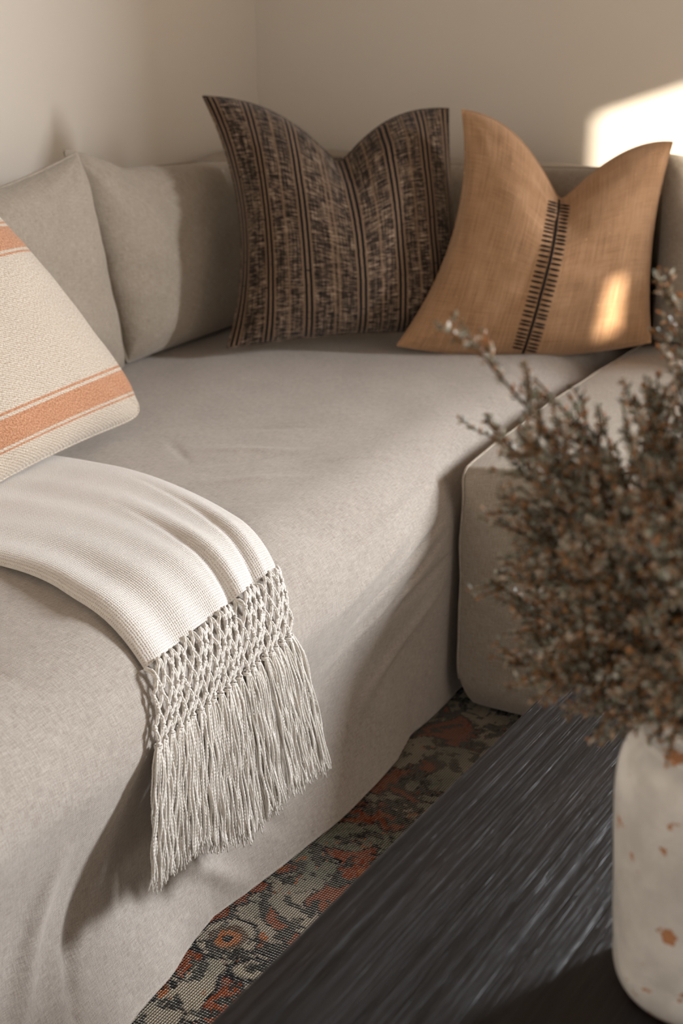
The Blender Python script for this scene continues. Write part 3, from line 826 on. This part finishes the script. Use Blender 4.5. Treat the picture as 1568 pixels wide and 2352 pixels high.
# ------------------------------------------------------------------ vase
VX, VY = .698, -1.010
def lathe(prof_, k=96):
    V, F = [], []
    for (r, z) in prof_:
        for j in range(k): th = 2*PI*j/k; V.append((r*math.cos(th), r*math.sin(th), z))
    F = grid_faces(len(prof_), k, closed_m=True); return V, F
def vase():
    ctrl = [(.0, .002), (.060, .002), (.065, .0), (.0685, .003), (.0745, .014), (.079, .030), (.0815, .055), (.0835, .10), (.0865, .15), (.0875, .180), (.0855, .203), (.079, .219), (.068, .231), (.057, .238), (.0515, .243), (.0505, .252), (.0515, .260), (.0500, .2625), (.0470, .261), (.0455, .25), (.05, .235), (.07, .215), (.078, .18), (.073, .05), (.0, .02)]
    # densify with Catmull-Rom
    pts = []
    for i in range(len(ctrl)-1):
        p0 = ctrl[max(0, i-1)]; p1 = ctrl[i]; p2 = ctrl[i+1]; p3 = ctrl[min(len(ctrl)-1, i+2)]
        for q in range(5):
            t = q/5; f = lambda a, b, c_, d: .5*((2*b)+(-a+c_)*t+(2*a-5*b+4*c_-d)*t*t+(-a+3*b-3*c_+d)*t**3)
            pts.append((max(0.0002, f(p0[0], p1[0], p2[0], p3[0])), f(p0[1], p1[1], p2[1], p3[1])))
    pts.append((.0002, .02))
    V, F = lathe(pts)
    me = bpy.data.meshes.new('ceramic_vase')
    V = [(x*(1-.07*min(1, max(0, z-.004)/.03)*(z < .232)), y*(1-.07*min(1, max(0, z-.004)/.03)*(z < .232)), z) for x, y, z in V]
    V = [(x*(1+.012*nz(x*9, y*9, z*6)), y*(1+.012*nz(x*9+3, y*9, z*6)), z) for x, y, z in V]
    me.from_pydata(V, [], F)
    bm = bmesh.new(); bm.from_mesh(me); bmesh.ops.recalc_face_normals(bm, faces=bm.faces); bm.to_mesh(me); bm.free()
    o = link_mesh('ceramic_vase', me, GLAZE); o.location = (VX, VY, ZT)
    tag(o, 'off-white glazed stoneware jug vase with brown speckles on the black table', 'vase')
vase()

# ------------------------------------------------------------------ dried foliage
bouquet = empty('dried_foliage_bouquet', (VX, VY, ZT+.03), 'bushy dried grey-green and brown foliage branches standing in the white vase', 'plant')
def foliage():
    rg = random.Random(21)
    mouth = Vector((VX, VY, ZT+.262))
    # (azimuth deg, elevation deg, length)
    L = Vector((-RIGHT.x, -RIGHT.y, 0)).normalized(); Bk = Vector((FWD.x, FWD.y, 0)).normalized(); Z = Vector((0, 0, 1))
    dirs = []
    def tip(az, lat, up): return (az, math.degrees(math.atan2(up, lat)), math.hypot(lat, up))
    for k in range(150):
        az = rg.uniform(-70, 200); up = rg.uniform(.0, .235); lat = rg.uniform(.05, .185)*(1 if up > .06 else .8)
        if abs(az-10) < 60: lat *= .86
        dirs.append(tip(az, lat, up))
    for k in range(18): dirs.append(tip(rg.uniform(-30, 35), rg.uniform(.13, .175), rg.uniform(.0, .13)))
    for k in range(16): dirs.append(tip(rg.uniform(0, 50), rg.uniform(.13, .18), rg.uniform(.12, .24)))
    for k in range(44):
        dirs.append(tip(rg.uniform(30, 185), rg.uniform(.03, .13), rg.uniform(.18, .285)))
    dirs += [tip(5, .19, .12), tip(10, .185, .15), tip(0, .18, .17), tip(12, .185, .09), tip(20, .20, .30), tip(15, .19, .24), tip(55, .15, .30), tip(70, .12, .28), tip(100, .12, .27), tip(150, .15, .33), tip(-20, .19, .05), tip(0, .17, .02), tip(25, .19, .20), tip(-30, .17, .16)]
    def leafy(P, dens, size, V, F, start=.0):
        """cover a curve with small scale leaves"""
        n = len(P); tot = sum((P[i+1]-P[i]).length for i in range(n-1)); cnt = max(3, int(tot*dens))
        for k in range(cnt):
            f = start+(1-start)*k/cnt; q = f*(n-1); i = min(n-2, int(q)); p = P[i].lerp(P[i+1], q-i); t = (P[i+1]-P[i]).normalized()
            r = Vector((rg.gauss(0, 1), rg.gauss(0, 1), rg.gauss(0, 1))); r = (r-t*r.dot(t)).normalized()
            d = (t*rg.uniform(.35, 1.0)+r*rg.uniform(.6, 1.1)).normalized(); l = size*rg.uniform(.6, 1.3); w = l*rg.uniform(.20, .34)
            s_ = d.cross(t).normalized(); s2 = d.cross(s_)
            b = len(V); m = p+d*l*.5
            V.extend([p, m+s_*w, m+s2*w*.6, m-s_*w, m-s2*w*.6, p+d*l])
            F.extend([(b, b+1, b+2), (b, b+2, b+3), (b, b+3, b+4), (b, b+4, b+1), (b+5, b+2, b+1), (b+5, b+3, b+2), (b+5, b+4, b+3), (b+5, b+1, b+4)])
    for (az, el, ln) in dirs:
        a, e = math.radians(az), math.radians(el)
        d = (L*math.cos(a)+Bk*math.sin(a)*.8)*math.cos(e)+Z*math.sin(e)
        st = mouth+Vector((rg.uniform(-.022, .022), rg.uniform(-.022, .022), 0)); foot = Vector((VX, VY, ZT+.04))+(st-mouth)*.5
        P = [foot, foot.lerp(st, .5), st]
        cur = st; dd = (d*.6+Z*.55).normalized(); seg = 12
        for q in range(seg):
            dd = (dd*.66+d*.42+Vector((rg.gauss(0, .05), rg.gauss(0, .05), rg.gauss(0, .05)-.006*q))).normalized(); cur = cur+dd*(ln/seg); P.append(cur)
        R = [.0026*(1-.75*i/(len(P)-1)) for i in range(len(P))]
        V, F = tube(P, R, 6); br = mesh('branch', V, F, TWIG_D, bouquet)
        V, F = [], []; TV, TF = [], []
        leafy(P[6:], 480, .0064, V, F)
        for q in range(3, len(P)-1):
            for w in range(rg.choice((2, 2, 3))):
                t = (P[q+1]-P[q]).normalized(); r = Vector((rg.gauss(0, 1), rg.gauss(0, 1), rg.gauss(0, 1)+.2)); r = (r-t*r.dot(t)).normalized()
                sl = rg.uniform(.025, .062)*(1.1-.5*q/len(P)); sd = (t*.8+r*.9).normalized(); c2 = P[q].copy(); SP = [c2]
                for z in range(6):
                    sd = (sd+t*.10+Vector((rg.gauss(0, .09), rg.gauss(0, .09), rg.gauss(0, .09)))).normalized(); c2 = c2+sd*(sl/6); SP.append(c2)
                tube(SP, [.0011, .001, .0009, .0008, .0007, .0006, .0004], 4, V=TV, F=TF)
                leafy(SP, 760, .0058, V, F)
        mesh('twigs', TV, TF, TWIG, br)['kind'] = 'stuff'
        mesh('leaves', V, F, LEAF, br, smooth=False)['kind'] = 'stuff'
foliage()
